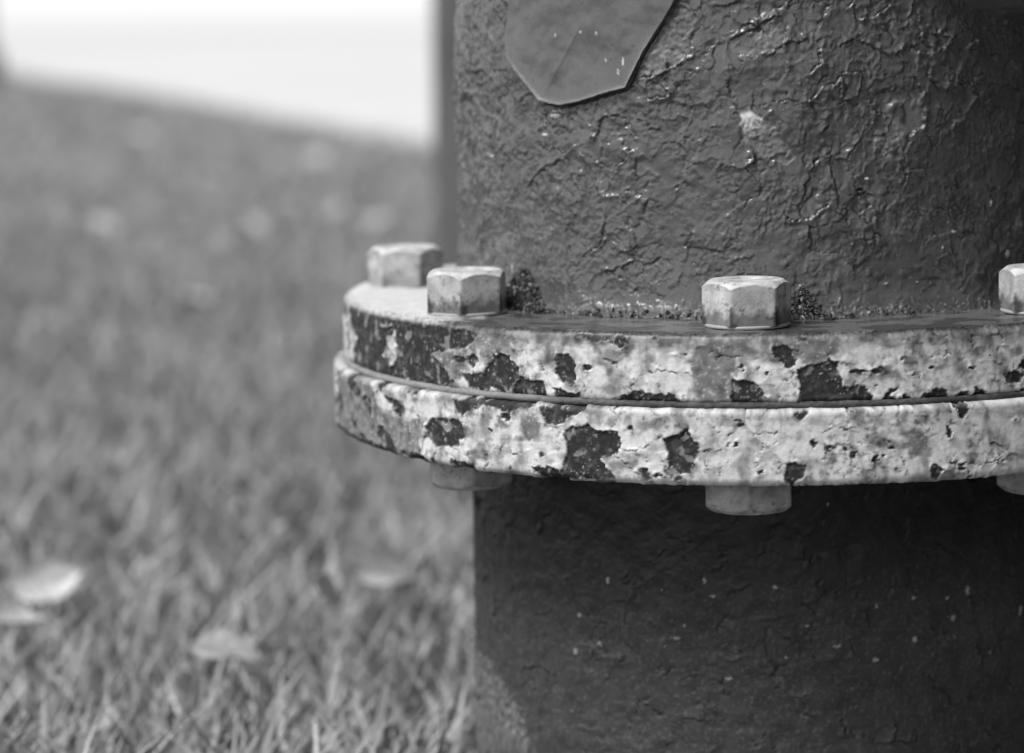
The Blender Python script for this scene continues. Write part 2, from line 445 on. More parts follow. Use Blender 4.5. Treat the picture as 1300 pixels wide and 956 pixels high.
    for (fs, fz), fa, fb in FLECKS:
        q = ((s - fs) / (fa * .24)) ** 2 + ((zz - fz) / (fb * .24)) ** 2
        k = sst(1.2, .6, q); h += .25 * k; al = al * (1 - k) + .52 * k
    sp = worley(s / 3.1, zz / 3.1, 101); k = sst(.055, .035, sp[0]) * (sp[2] > .55); al = al + .16 * k; h += .05 * k
    # grime line and gritty fillet at the foot of the barrel
    ft = np.exp(-((zz - Zb0 - 1.0) / 2.6) ** 2); gq = fbm(s / 1.0, zz / .8, 4, 111)
    h += ft * .28 * np.clip(gq + .1, -.2, .6); al = al * (1 - .45 * ft) + ft * .30 * np.clip(gq * 4 - .9, 0, 1); ro = np.maximum(ro, .7 * ft)
    return h, np.clip(al, .010, .6), np.clip(ro, .15, .95)

zd = np.arange(Z_TOP - .001, HC + .022, .00033)
zc = np.linspace(HC + .034, HC + .42, 60)
zz_all = np.r_[zd, zc]
fil = .0035 * np.exp(-((zz_all - Z_TOP) / .0045))                       # small fillet
taper = -.0016 * np.clip((zz_all - (HC - .01)) / .03, 0, 1)
lathe('barrel', np.stack([R_BAR + fil + taper, zz_all], 1), thetas(.33, R_BAR), shade_barrel, M_dark)

def shade_plain(al0, ro0, amp=.3):
    def f(th, s, z, r, t):
        h = amp * fbm(s / 9, z / 9 + t * 200, 4, 201) + .1 * fbm(s / 2, z / 2 + t * 500, 3, 202)
        return h, np.clip(al0 + .03 * fbm(s / 8, z / 8, 4, 203), .02, .6), ro0 + 0 * s
    return f
# domed bonnet above the frame
a = np.linspace(0, math.pi / 2 - .02, 30)
bon = np.r_[[[.118, HC + .415], [.120, HC + .418], [.120, HC + .437], [.116, HC + .44]], np.stack([.104 * np.cos(a), HC + .441 + .07 * np.sin(a)], 1)]
lathe('bonnet', bon, np.linspace(-np.pi, np.pi, 121)[:-1], shade_plain(.08, .4), M_dark)

# invented side nozzle, added above the frame to shade the pipe below
def added_outlet(ang, zc, rad, length):
    prof = [(rad * 1.30, -.034), (rad * 1.12, -.012), (rad * 1.03, .004), (rad * .98, .018), (rad * .98, length * .45), (rad * 1.22, length * .46), (rad * 1.24, length * .55), (rad * 1.24, length * .92),
            (rad * 1.18, length * .97), (rad * .5, length), (.018, length), (.017, length + .03), (.002, length + .031)]
    P = []
    for (r0, z0), (r1, z1) in zip(prof[:-1], prof[1:]):
        for k in np.linspace(0, 1, 8)[:-1]: P.append((r0 + (r1 - r0) * k, z0 + (z1 - z0) * k))
    P.append(prof[-1])
    def sh(th, s, z, r, t):
        hA, gA, lipA, eA, cA = plates(s, z, 13, 12, 1221, 4.5, .9, 1.2, .6, .5)
        hB, gB, lipB, eB, cB = plates(s, z, 6, 6, 1251, 2.2, .6, .6, .3, .3)
        m = sst(-.1, .2, fbm(s / 20, z / 20, 3, 1209))
        h = .8 * fbm(s / 20, z / 20, 3, 1203) + .3 * fbm(s / 5, z / 5, 3, 1204) + hA + m * hB + .1 * fbm(s / 1.5, z / 1.5, 3, 1205)
        return h, np.clip(.078 + .02 * fbm(s / 9, z / 9, 3, 1206) - .05 * gA, .02, .3), .32 + 0 * s
    P = np.array(P); P = np.r_[prof_path(P[P[:, 1] < length * .47], .0012), P[P[:, 1] >= length * .47]]
    o = lathe('added_outlet', P, np.linspace(-np.pi, np.pi, 361)[:-1], sh, M_dark)
    d = Vector((math.sin(ang), -math.cos(ang), 0))
    o.rotation_euler = d.to_track_quat('Z', 'Y').to_euler()
    o.location = d * (R_BAR - .01) + Vector((0, 0, zc))
    return o
added_outlet(math.radians(52), HC + .066, .068, .15)

# ---- loose sheet of paint with lifted edge ----
def paint_sheet():
    P = np.array(FLAKE)
    dense = []
    for i in range(len(P)):
        q0, q1 = P[i], P[(i + 1) % len(P)]
        n = max(2, int(np.linalg.norm(q1 - q0) / .48))
        for k in range(n): dense.append(q0 + (q1 - q0) * k / n)
    D = np.array(dense)
    D += .22 * np.stack([fbm(D[:, 0] / 1.6, D[:, 1] / 1.6, 3, 301), fbm(D[:, 0] / 1.6, D[:, 1] / 1.6, 3, 302)], 1)
    c = np.array(px_sz([(742, -5)], R_BAR)[0]); nr = 60; nb = len(D)
    rho = np.linspace(0.0, 1, nr) ** .8
    G = c + (D - c)[None] * rho[:, None, None]
    S, Z = G[..., 0], G[..., 1]
    dist = np.abs(sdf_poly(S, Z, P.tolist()))
    low = sst(HC * 1000 + 6, HC * 1000 - 12, Z)
    lift = .55 + 1.2 * np.exp(-dist / 1.5) * low + .30 * np.exp(-dist / 6) * low
    lift += .50 * fbm(S / 13, Z / 13, 3, 303) + .05 * fbm(S / 3, Z / 3, 3, 304)
    fold = np.array(px_sz([(690, 128), (733, 45)], R_BAR)); q = sd_line(S, Z, fold.tolist())
    sgn = np.sign((fold[1, 0] - fold[0, 0]) * (Z - fold[0, 1]) - (fold[1, 1] - fold[0, 1]) * (S - fold[0, 0]))
    lift += .28 * np.exp(-q / 1.6) * np.where(sgn > 0, 1, .6) - .1
    pin = worley(S / 4.5, Z / 4.5, 305); pm = sst(.07, .04, pin[0]) * (pin[2] > .5); lift -= .1 * pm
    top_r = R_BAR + lift / 1000; th = S / 1000 / R_BAR
    thick = .00050
    def pos(r): return np.stack([r * np.sin(th), -r * np.cos(th), Z / 1000], -1).reshape(-1, 3)
    V = np.r_[pos(top_r), pos(top_r - thick)]
    a = np.arange(nr - 1)[:, None] * nb; j = np.arange(nb)[None]; j2 = (j + 1) % nb
    q1 = np.stack([a + j, a + nb + j, a + nb + j2, a + j2], -1).reshape(-1, 4)
    off = nr * nb; q2 = q1[:, ::-1] + off
    jj = np.arange(nb); e = (nr - 1) * nb
    q3 = np.stack([e + jj, off + e + jj, off + e + (jj + 1) % nb, e + (jj + 1) % nb], -1)
    al = .088 + .02 * fbm(S / 8, Z / 8, 4, 306) - .04 * pm
    for (fs, fz), fa, fb in FLECKS:
        k = sst(1.2, .6, ((S - fs) / (fa * .24)) ** 2 + ((Z - fz) / (fb * .24)) ** 2); al = al * (1 - k) + .5 * k
    rim = np.exp(-dist / .40) * low; al = al + .16 * rim
    ro = .26 + .06 * fbm(S / 6, Z / 6, 3, 307)
    al2 = np.r_[al.ravel(), np.full(off, .14)]; ro2 = np.r_[ro.ravel(), np.full(off, .8)]
    me = np_mesh('paint_sheet', V, np.r_[q1, q2, q3], attr=(al2, ro2))
    o = obj('paint_sheet', me, M_dark, pipe); o['label'] = 'large smooth sheet of loose paint with lifted edge'
    return o
paint_sheet()

# ---- flanges ----
def ell(cx, cy, rx, ry, n=14, ph=0.0):
    return [(cx + rx * math.cos(ph + 2 * math.pi * i / n), cy + ry * math.sin(ph + 2 * math.pi * i / n)) for i in range(n)]
up_dark = [
    [(444, 384), (452, 392), (470, 398), (500, 406), (545, 413), (590, 420), (606, 424), (600, 436), (588, 440), (566, 444), (548, 449),
     (560, 462), (570, 476), (578, 488), (540, 486), (506, 480), (500, 470), (506, 448), (504, 432), (500, 412), (484, 410), (481, 428), (488, 452),
     (497, 470), (480, 476), (456, 466), (452, 444), (455, 430), (446, 408)],
    [(630, 448), (646, 452), (659, 466), (658, 480), (646, 496), (630, 496), (618, 488), (616, 470)],
    [(588, 474), (602, 476), (619, 474), (622, 492), (612, 496), (596, 490)],
    [(660, 478), (676, 482), (692, 486), (696, 502), (676, 506), (650, 500)],
    [(708, 450), (722, 448), (731, 462), (732, 484), (716, 486), (707, 476)], [(703, 492), (720, 497), (738, 500), (732, 510), (703, 508)],
    [(730, 424), (756, 420), (790, 426), (800, 436), (790, 441), (768, 434), (744, 431)],
    [(843, 508), (848, 500), (862, 504), (872, 512), (858, 515)], [(929, 482), (948, 482), (962, 490), (974, 510), (958, 516), (932, 514)],
    [(982, 440), (1000, 438), (1008, 452), (1012, 466), (998, 466), (984, 456)], [(1014, 470), (1028, 462), (1052, 458), (1064, 462), (1070, 490),
     (1100, 488), (1110, 508), (1080, 514), (1030, 514), (1012, 512), (1016, 496)],
    [(1110, 508), (1136, 504), (1150, 502), (1166, 506), (1150, 514), (1112, 514)], [(1168, 504), (1186, 494), (1200, 492), (1204, 506), (1180, 512)],
    [(1232, 500), (1238, 492), (1250, 496), (1252, 506), (1234, 508)], [(1274, 474), (1290, 470), (1302, 474), (1292, 488), (1280, 486)],
    [(1290, 496), (1310, 494), (1310, 505), (1285, 506)], [(820, 512), (836, 508), (842, 515), (822, 517)]]
up_mid = [[(880, 440), (905, 436), (930, 440), (932, 470), (926, 490), (928, 512), (888, 514), (884, 480)], [(548, 449), (575, 446), (592, 452), (596, 470), (580, 486), (566, 470)],
          [(1002, 430), (1040, 428), (1066, 434), (1060, 452), (1036, 462), (1010, 456)], [(600, 424), (640, 428), (668, 432), (640, 440), (606, 440)]]
lo_dark = [
    [(575, 508), (600, 506), (630, 505), (684, 512), (676, 518), (660, 518), (646, 526), (634, 518), (616, 514), (596, 522), (588, 530), (580, 518)],
    [(540, 540), (552, 532), (575, 530), (589, 540), (590, 556), (582, 568), (566, 566), (554, 566), (546, 556)], [(518, 494), (534, 496), (530, 502), (520, 500)],
    [(636, 524), (648, 526), (648, 536), (638, 534)], [(686, 515), (747, 514), (744, 522), (722, 530), (706, 538), (694, 536), (688, 526)],
    [(719, 546), (746, 537), (757, 546), (784, 548), (790, 566), (784, 576), (762, 581), (776, 598), (782, 608), (722, 606), (714, 596), (720, 580)],
    [(845, 558), (872, 546), (888, 562), (882, 586), (874, 600), (852, 604), (844, 598), (852, 586), (846, 572)],
    [(999, 588), (1010, 586), (1021, 594), (1018, 606), (1006, 614), (996, 612)], [(574, 582), (600, 592), (612, 600), (580, 598)],
    [(678, 594), (700, 592), (722, 600), (722, 610), (690, 606)], [(508, 572), (530, 574), (545, 586), (520, 586)], [(1210, 514), (1230, 513), (1228, 524), (1222, 531), (1216, 526)],
    [(1182, 592), (1190, 588), (1197, 598), (1190, 606), (1184, 604)], ell(1032, 563, 4, 3), ell(1051, 569, 2, 2), ell(1083, 577, 5, 4), ell(1111, 583, 4, 4), ell(1203, 549, 3, 8),
    [(430, 536), (446, 548), (470, 560), (500, 570), (496, 578), (440, 560)]]
lo_mid = [[(431, 476), (458, 480), (471, 488), (480, 508), (488, 522), (502, 524), (516, 531), (533, 536), (538, 556), (530, 572), (511, 578), (470, 566), (437, 550), (430, 530)],
          [(661, 540), (668, 528), (684, 530), (688, 545), (680, 558), (664, 560)], [(1150, 548), (1165, 545), (1180, 556), (1176, 575), (1160, 580), (1148, 566)]]
cr_up = [[(1253, 440), (1262, 460), (1274, 466), (1286, 490)], [(620, 470), (632, 460)], [(748, 470), (742, 485), (744, 500)], [(836, 470), (860, 472), (884, 478)], [(676, 460), (690, 466), (700, 480)]]
cr_lo = [[(786, 570), (806, 573), (846, 555)], [(888, 572), (915, 570), (932, 562), (912, 548)], [(782, 580), (800, 590), (815, 606)], [(894, 578), (898, 600)],
         [(970, 565), (962, 580), (955, 605)], [(600, 565), (625, 560)], [(612, 596), (632, 578), (640, 566), (656, 576)], [(1260, 560), (1275, 570), (1262, 590)], [(1222, 590), (1250, 588), (1280, 576), (1300, 580)],
         [(1040, 548), (1060, 545), (1080, 544)]]

def rim_painter(R, z_lo, z_hi, dark_px, mid_px, crack_px, seed, cover, grime):
    dark = [px_sz(p, R) for p in dark_px]; mid = [px_sz(p, R) for p in mid_px]; crk = [px_sz(p, R) for p in crack_px]
    def f(s, z):
        """paint present 0..1, relief mm, albedo, roughness"""
        ws = s + 1.3 * fbm(s / 3.6, z / 3.6, 4, seed) + .7 * fbm(s / 1.1, z / 1.1, 3, seed + 1)
        wz = z + 1.3 * fbm(s / 3.6, z / 3.6, 4, seed + 2) + .7 * fbm(s / 1.1, z / 1.1, 3, seed + 3)
        sd = np.full(s.shape, 50.0); sm = np.full(s.shape, 50.0)
        for L, tgt in ((dark, sd), (mid, sm)):
            for P in L:
                a = np.array(P); lo = a.min(0) - 3.5; hi = a.max(0) + 3.5
                k = np.where((s > lo[0]) & (s < hi[0]) & (z > lo[1]) & (z < hi[1]))
                if len(k[0]): tgt[k] = np.minimum(tgt[k], sdf_poly(ws[k], wz[k], P))
        # chips with no measured outline: small ones in view, larger ones round the back
        nf = fbm(s / 11, z / 7, 4, seed + 7); hid = sst(36, 52, np.abs(s / R / 1000 * 57.3 + 4) * .88)
        chips = (cover - nf - .26 * hid) * 6.0
        sd = np.minimum(sd, chips)
        wl = worley(ws / 4.2, wz / 4.2, seed + 8)
        sd = np.minimum(sd, np.where(wl[2] > .93, (wl[0] - .04 - .10 * np.modf(wl[2] * 31)[0]) * 4.2, 9.0))
        bare = sst(.12, -.12, sd); midm = sst(1.3, -1.0, sm + 1.6 * fbm(s / 2.5, z / 2.5, 3, seed + 23)) * (1 - bare)
        n1 = fbm(s / 2.2, z / 2.2, 4, seed + 9); n2 = fbm(s / 7, z / 7, 4, seed + 10); n3 = fbm(s / .9, z / .9, 3, seed + 11)
        h = (1 - bare) * (.42 + .10 * n2 + .05 * n1) + bare * (.16 * n1 + .10 * n3)
        h += .42 * np.exp(-np.abs(sd) / .9) * (sd > 0) * sst(-.1, .35, fbm(s / 4, z / 4, 2, seed + 12))       # curled lips of paint
        # blisters and plates in the paint
        p1, p2, pid, vx, vy = worley(ws / 7, wz / 7, seed + 13); e = (p2 - p1) * 7
        pm = sst(-.12, .15, fbm(s / 12, z / 12 + 3, 2, seed + 14)) * (1 - bare)
        h += pm * .65 * ((pid - .5) * vx + (np.modf(pid * 41)[0] - .5) * vy)
        g = np.exp(-(e / .22) ** 2) * pm * sst(0, .2, fbm(s / 4, z / 4, 2, seed + 15))
        for c in crk:
            a = np.array(c); lo = a.min(0) - 3; hi = a.max(0) + 3
            k = np.where((s > lo[0]) & (s < hi[0]) & (z > lo[1]) & (z < hi[1]))
            if len(k[0]):
                q, sg = sd_line2(ws[k], wz[k], c); wv = sst(-.2, .2, fbm(s[k] / 2.5, z[k] / 2.5, 2, seed + 30)); g[k] = np.maximum(g[k], wv * np.exp(-(q / .16) ** 2)); h[k] += wv * .3 * np.exp(-q / .9) * (sg > 0)
        h -= .4 * g
        n4 = fbm(s / 3.2 + 5, z / 3.2, 4, seed + 21)
        white = .63 + .08 * n2 + .06 * n1
        stain = sst(.0, .42, fbm(s / 6, z / 11, 4, seed + 16)); white = white * (1 - .55 * stain)
        smut = sst(.08, .5, fbm(s / 9 + 2, z / 6, 5, seed + 24) + .10 * sst(-20, -70, s) + .16 * grime * sst(z_lo * 1000 + 4, z_hi * 1000, z)); white = white * (1 - .62 * smut)
        speck = sst(.10, .32, fbm(s / 1.6, z / 1.6, 3, seed + 17)) * sst(-.1, .25, fbm(s / 16, z / 16, 2, seed + 18)); white = white * (1 - .5 * speck)
        fringe = np.exp(-np.maximum(sd, 0) / 2.2) * sst(-.05, .3, n4); white = white * (1 - .68 * fringe)          # rust bleeding past the chips
        topg = sst(z_hi * 1000 - 7, z_hi * 1000 - 1, z + 2.5 * n4) * grime; white = white * (1 - .60 * topg)
        iron = .014 + .035 * sst(-.1, .4, n4) + .05 * sst(.12, .4, n1) + .30 * sst(.22, .45, n3) * sst(-.05, .25, n2) + .16 * sst(.2, .34, fbm(s / 4.5 + 9, z / 4.5, 4, seed + 22))
        greyc = .17 + .14 * n4 + .08 * n1 + .26 * sst(.12, .4, n3) * sst(-.1, .2, n1)
        al = white * (1 - midm) + greyc * midm; h -= .15 * midm
        al = al * (1 - .75 * g); al = al * (1 - bare) + iron * bare
        al = al * (1 - .5 * np.exp(-((sd - .02) / .14) ** 2) * (1 - bare))
        ro = .5 * (1 - bare) + .8 * bare
        return bare, h, al, ro
    return f
rim_up = rim_painter(R_UP, Z_GAS, Z_TOP, up_dark, up_mid, cr_up, 400, .36, 1.0)
rim_lo = rim_painter(R_LO, Z_BOT, Z_GAS, lo_dark, lo_mid, cr_lo, 500, .44, .25)

def corner(cr, cz, rad, a0, a1, n=8):
    return [(cr + rad * math.cos(a0 + (a1 - a0) * k / n), cz + rad * math.sin(a0 + (a1 - a0) * k / n)) for k in range(n + 1)]

TH_PALE = px_cyl(560, 400, R_UP)[0]
def shade_up(th, s, z, r, t):
    S = th * R_UP * 1000
    bare, h, al, ro = rim_up(S, z)
    top = sst(Z_TOP * 1000 - 2.2, Z_TOP * 1000 - .7, z) * sst(R_UP + .0005, R_UP - .0012, r)
    rm = r * 1000
    x = rm * np.sin(th); y = rm * np.cos(th)
    br = fbm(th * 40, rm / 1.2, 4, 601)                         # brush marks along the ring
    n = fbm(x / 5, y / 5, 4, 602); n3 = fbm(x / .9, y / .9, 3, 603)
    pale = sst(.06, -.06, th - TH_PALE + .09 * n)
    drip = sst(-.05, .12, fbm(th * 9, rm / 9, 3, 604) - .006 * (rm - 126))
    h_t = .07 * br + .16 * n + .015 * n3 * (1 - pale) + .06 * n3 * pale + .28 * pale + .16 * drip
    al_t = (.050 + .06 * drip + .015 * br) * (1 - pale) + pale * (.50 + .10 * n3 + .10 * n)
    ro_t = (.15 + .05 * br) * (1 - pale) + .7 * pale
    # dark gritty arris
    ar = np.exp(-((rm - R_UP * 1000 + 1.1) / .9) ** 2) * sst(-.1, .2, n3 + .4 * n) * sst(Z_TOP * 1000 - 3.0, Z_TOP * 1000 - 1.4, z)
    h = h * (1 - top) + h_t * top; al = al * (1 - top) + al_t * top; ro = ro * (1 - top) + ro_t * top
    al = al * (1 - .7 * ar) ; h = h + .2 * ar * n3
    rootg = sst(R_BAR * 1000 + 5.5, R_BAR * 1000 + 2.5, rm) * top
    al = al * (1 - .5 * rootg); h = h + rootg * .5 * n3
    return h, np.clip(al, .02, .75), np.clip(ro, .2, .95)
r2 = .0024
pu = [(R_BAR - .004, Z_GAS + .001), (R_UP - .001, Z_GAS + .001)] + corner(R_UP - .001, Z_GAS + .002, .001, -math.pi / 2, 0, 4) + \
     corner(R_UP - r2, Z_TOP - r2, r2, 0, math.pi / 2, 10) + [(R_BAR - .003, Z_TOP)]
P_up = np.r_[np.array([pu[0]]), prof_path(pu[1:-1], .00027), prof_path(pu[-2:], .0005)[1:]]
o = lathe('upper_flange', P_up, thetas(.33, R_UP), shade_up, M_flange); o['label'] = 'upper flange ring with chipped pale paint over dark iron'

def shade_lo(th, s, z, r, t):
    S = th * R_LO * 1000
    bare, h, al, ro = rim_lo(S, z)
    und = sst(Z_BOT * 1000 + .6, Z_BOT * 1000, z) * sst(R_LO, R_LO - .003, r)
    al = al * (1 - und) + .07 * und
    edge = np.exp(-((z - Z_BOT * 1000) / .9) ** 2)
    h = h + edge * .3 * fbm(S / 2.5, z / 2.5, 3, 611)
    return h, np.clip(al, .02, .75), ro
pl = [(R_PIPE - .004, Z_BOT), (R_LO - .002, Z_BOT)] + corner(R_LO - .002, Z_BOT + .002, .002, -math.pi / 2, 0, 8) + \
     corner(R_LO - .0012, Z_GAS - .0022, .0012, 0, math.pi / 2, 5) + [(R_UP - .010, Z_GAS - .001)]
P_lo = np.r_[prof_path(pl[:2], .004), prof_path(pl[2:], .00027)]
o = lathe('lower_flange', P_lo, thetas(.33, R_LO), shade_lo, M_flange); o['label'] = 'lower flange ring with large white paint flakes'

def shade_gasket(th, s, z, r, t):
    S = th * R_UP * 1000
    n = fbm(S / 6, z / 3, 4, 621); n3 = fbm(S / 1.5, z / .8, 3, 622)
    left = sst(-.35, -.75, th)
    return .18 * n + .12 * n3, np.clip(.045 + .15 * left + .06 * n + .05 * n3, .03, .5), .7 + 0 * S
pg = [(R_UP - .012, Z_GAS - .0009)] + corner(R_UP + .0001, Z_GAS + .0001, .0010, -math.pi / 2, math.pi / 2, 8) + [(R_UP - .012, Z_GAS + .0011)]
lathe('gasket', np.r_[[pg[0]], prof_path(pg[1:-1], .0003), [pg[-1]]], thetas(.5, R_UP), shade_gasket, M_gasket)

# ---- lower pipe ----
low_cr_px = [[(764, 790), (768, 770), (790, 764), (798, 756)], [(795, 775), (795, 795), (772, 804), (756, 815), (750, 840)], [(1133, 720), (1138, 745), (1143, 752), (1165, 748)],
             [(1098, 734), (1112, 728), (1120, 742)], [(1232, 757), (1250, 758), (1252, 770)], [(1058, 785), (1085, 796), (1110, 795), (1140, 780)], [(1172, 782), (1185, 800), (1192, 818)],
             [(955, 786), (982, 781)], [(930, 812), (952, 818), (936, 830)], [(1024, 765), (1032, 745), (1045, 738)], [(693, 678), (696, 705)], [(964, 845), (985, 858), (1000, 862)],
             [(860, 850), (890, 852), (905, 830), (925, 815)], [(1170, 700), (1195, 706), (1180, 715)], [(1262, 728), (1285, 730)]]
MUD = px_sz([(597, 806), (604, 812), (612, 828), (622, 838), (632, 856), (642, 872), (660, 900), (680, 960), (596, 960), (594, 880)], R_PIPE)
LOWC = [px_sz(c, R_PIPE) for c in low_cr_px]
lf_px = [(1160, 759, 3, 3), (1202, 759, 2, 2), (1228, 749, 3, 5), (1294, 774, 3, 8), (1210, 784, 4, 4), (1113, 769, 1.5, 3), (1161, 812, 3, 3), (1213, 808, 2, 2.5), (1112, 838, 3, 2.5),
         (1063, 820, 5, 2.5), (1025, 795, 3, 1.5), (772, 736, 2.5, 5), (905, 757, 4, 2), (858, 810, 6, 1.8), (845, 819, 2.5, 1.5), (895, 738, 2, 4), (731, 827, 4, 4), (925, 862, 5, 2), (735, 780, 2.5, 3), (678, 736, 2, 1.5),
         (840, 748, 1, 1), (878, 774, 1.5, 2), (1181, 665, 1.5, 1.5), (1050, 640, 1.5, 1.5), (760, 818, 4, 1.5), (645, 680, 1.5, 4), (870, 795, 1.5, 1.5), (1257, 828, 2, 2), (998, 835, 2, 2), (985, 745, 3, 2)]
LFL = [(px_sz([(a, b)], R_PIPE)[0], c, d) for a, b, c, d in lf_px]
def shade_low(th, s, z, r, t):
    h = .6 * fbm(s / 22, z / 22, 3, 701) + .34 * fbm(s / 5, z / 5, 4, 702) + .12 * fbm(s / 1.2, z / 1.2, 3, 703)
    wx = s + 2 * fbm(s / 6, z / 6, 3, 704); wy = z + 2 * fbm(s / 6, z / 6, 3, 705)
    f1, f2, cid, vx, vy = worley(wx / 10, wy / 9, 706); e = (f2 - f1) * 10
    m = sst(0, .3, fbm(s / 18, z / 18, 3, 707)); brk = sst(0, .2, fbm(s / 4, z / 4, 2, 708))
    g = np.exp(-(e / .3) ** 2) * m * brk
    h += m * .9 * ((cid - .5) * vx + (np.modf(cid * 31)[0] - .5) * vy) - .3 * g + .35 * np.exp(-e / .8) * m * brk * sst(0, .3, vx - vy)
    hP, gP, lipP, eP, cP_ = plates(s, z, 11, 8, 1721, 4, 1.0, 1.0, .5, .4); mp = sst(-.1, .2, fbm(s / 14 + 4, z / 14, 3, 1722))
    h += mp * hP
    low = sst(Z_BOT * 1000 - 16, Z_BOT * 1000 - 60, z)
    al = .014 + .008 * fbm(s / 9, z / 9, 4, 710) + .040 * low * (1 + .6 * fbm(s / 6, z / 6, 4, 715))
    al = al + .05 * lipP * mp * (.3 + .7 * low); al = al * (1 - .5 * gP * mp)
    mud = sst(1.2, -2.2, sdf_poly(s + 6 * fbm(s / 5, z / 5, 5, 1731), z + 8 * fbm(s / 5, z / 5, 5, 1732), MUD)) * sst(-.32, .12, fbm(s / 1.8, z / 3.2, 4, 1735) + .25 * sst(100, 60, z)); h += mud * (.5 + .9 * fbm(s / 1.6, z / 2.6, 4, 1733)); al = al * (1 - mud) + mud * (.13 + .16 * fbm(s / 1.5, z / 2.5, 4, 1734))
    for c in LOWC:
        a = np.array(c); lo = a.min(0) - 3; hi = a.max(0) + 3
        k = np.where((s > lo[0]) & (s < hi[0]) & (z > lo[1]) & (z < hi[1]))
        if len(k[0]) == 0: continue
        q, sg = sd_line2(wx[k] * .5 + s[k] * .5, wy[k] * .5 + z[k] * .5, c); wv = sst(-.2, .2, fbm(s[k] / 2.8, z[k] / 2.8, 2, 720))
        h[k] += wv * (-.4 * np.exp(-(q / .2) ** 2) + .5 * np.exp(-q / .9) * (sg < 0)); al[k] += .03 * wv * np.exp(-q / .4) * (sg < 0)
        g[k] = np.maximum(g[k], wv * np.exp(-(q / .2) ** 2))
    al = al * (1 - .5 * g) + .03 * np.exp(-((e - .7) / .4) ** 2) * m * brk
    sp = worley((s + .9 * fbm(s / 1.2, z / 1.2, 3, 716)) / 2.4, (z + .9 * fbm(s / 1.2, z / 1.2, 3, 717)) / 2.0, 711); sz = .05 + .22 * np.modf(sp[2] * 17)[0] ** 3
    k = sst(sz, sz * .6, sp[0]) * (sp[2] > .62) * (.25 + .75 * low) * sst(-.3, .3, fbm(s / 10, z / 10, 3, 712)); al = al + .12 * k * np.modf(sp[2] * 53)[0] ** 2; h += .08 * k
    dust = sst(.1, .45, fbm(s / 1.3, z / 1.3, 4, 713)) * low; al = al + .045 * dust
    wq = s + .8 * fbm(s / 1.0, z / 1.0, 3, 718); wr_ = z + .8 * fbm(s / 1.0, z / 1.0, 3, 719)
    for (fs, fz), fa, fb in LFL:
        k = sst(1.3, .5, ((wq - fs) / (fa * .22)) ** 2 + ((wr_ - fz) / (fb * .22)) ** 2); h += .2 * k; al = al * (1 - k) + .34 * k
    ro = .42 + .12 * fbm(s / 6, z / 6, 3, 714)
    return h, np.clip(al, .012, .6), np.clip(ro, .25, .95)
zl = np.r_[np.linspace(-.06, .055, 60)[:-1], np.arange(.055, Z_BOT + .0005, .00045)]
flare = .010 * np.clip((.02 - zl) / .03, 0, 1) ** 2
lathe('lower_pipe', np.stack([R_PIPE + flare, zl], 1), thetas(.46, R_PIPE), shade_low, M_low)

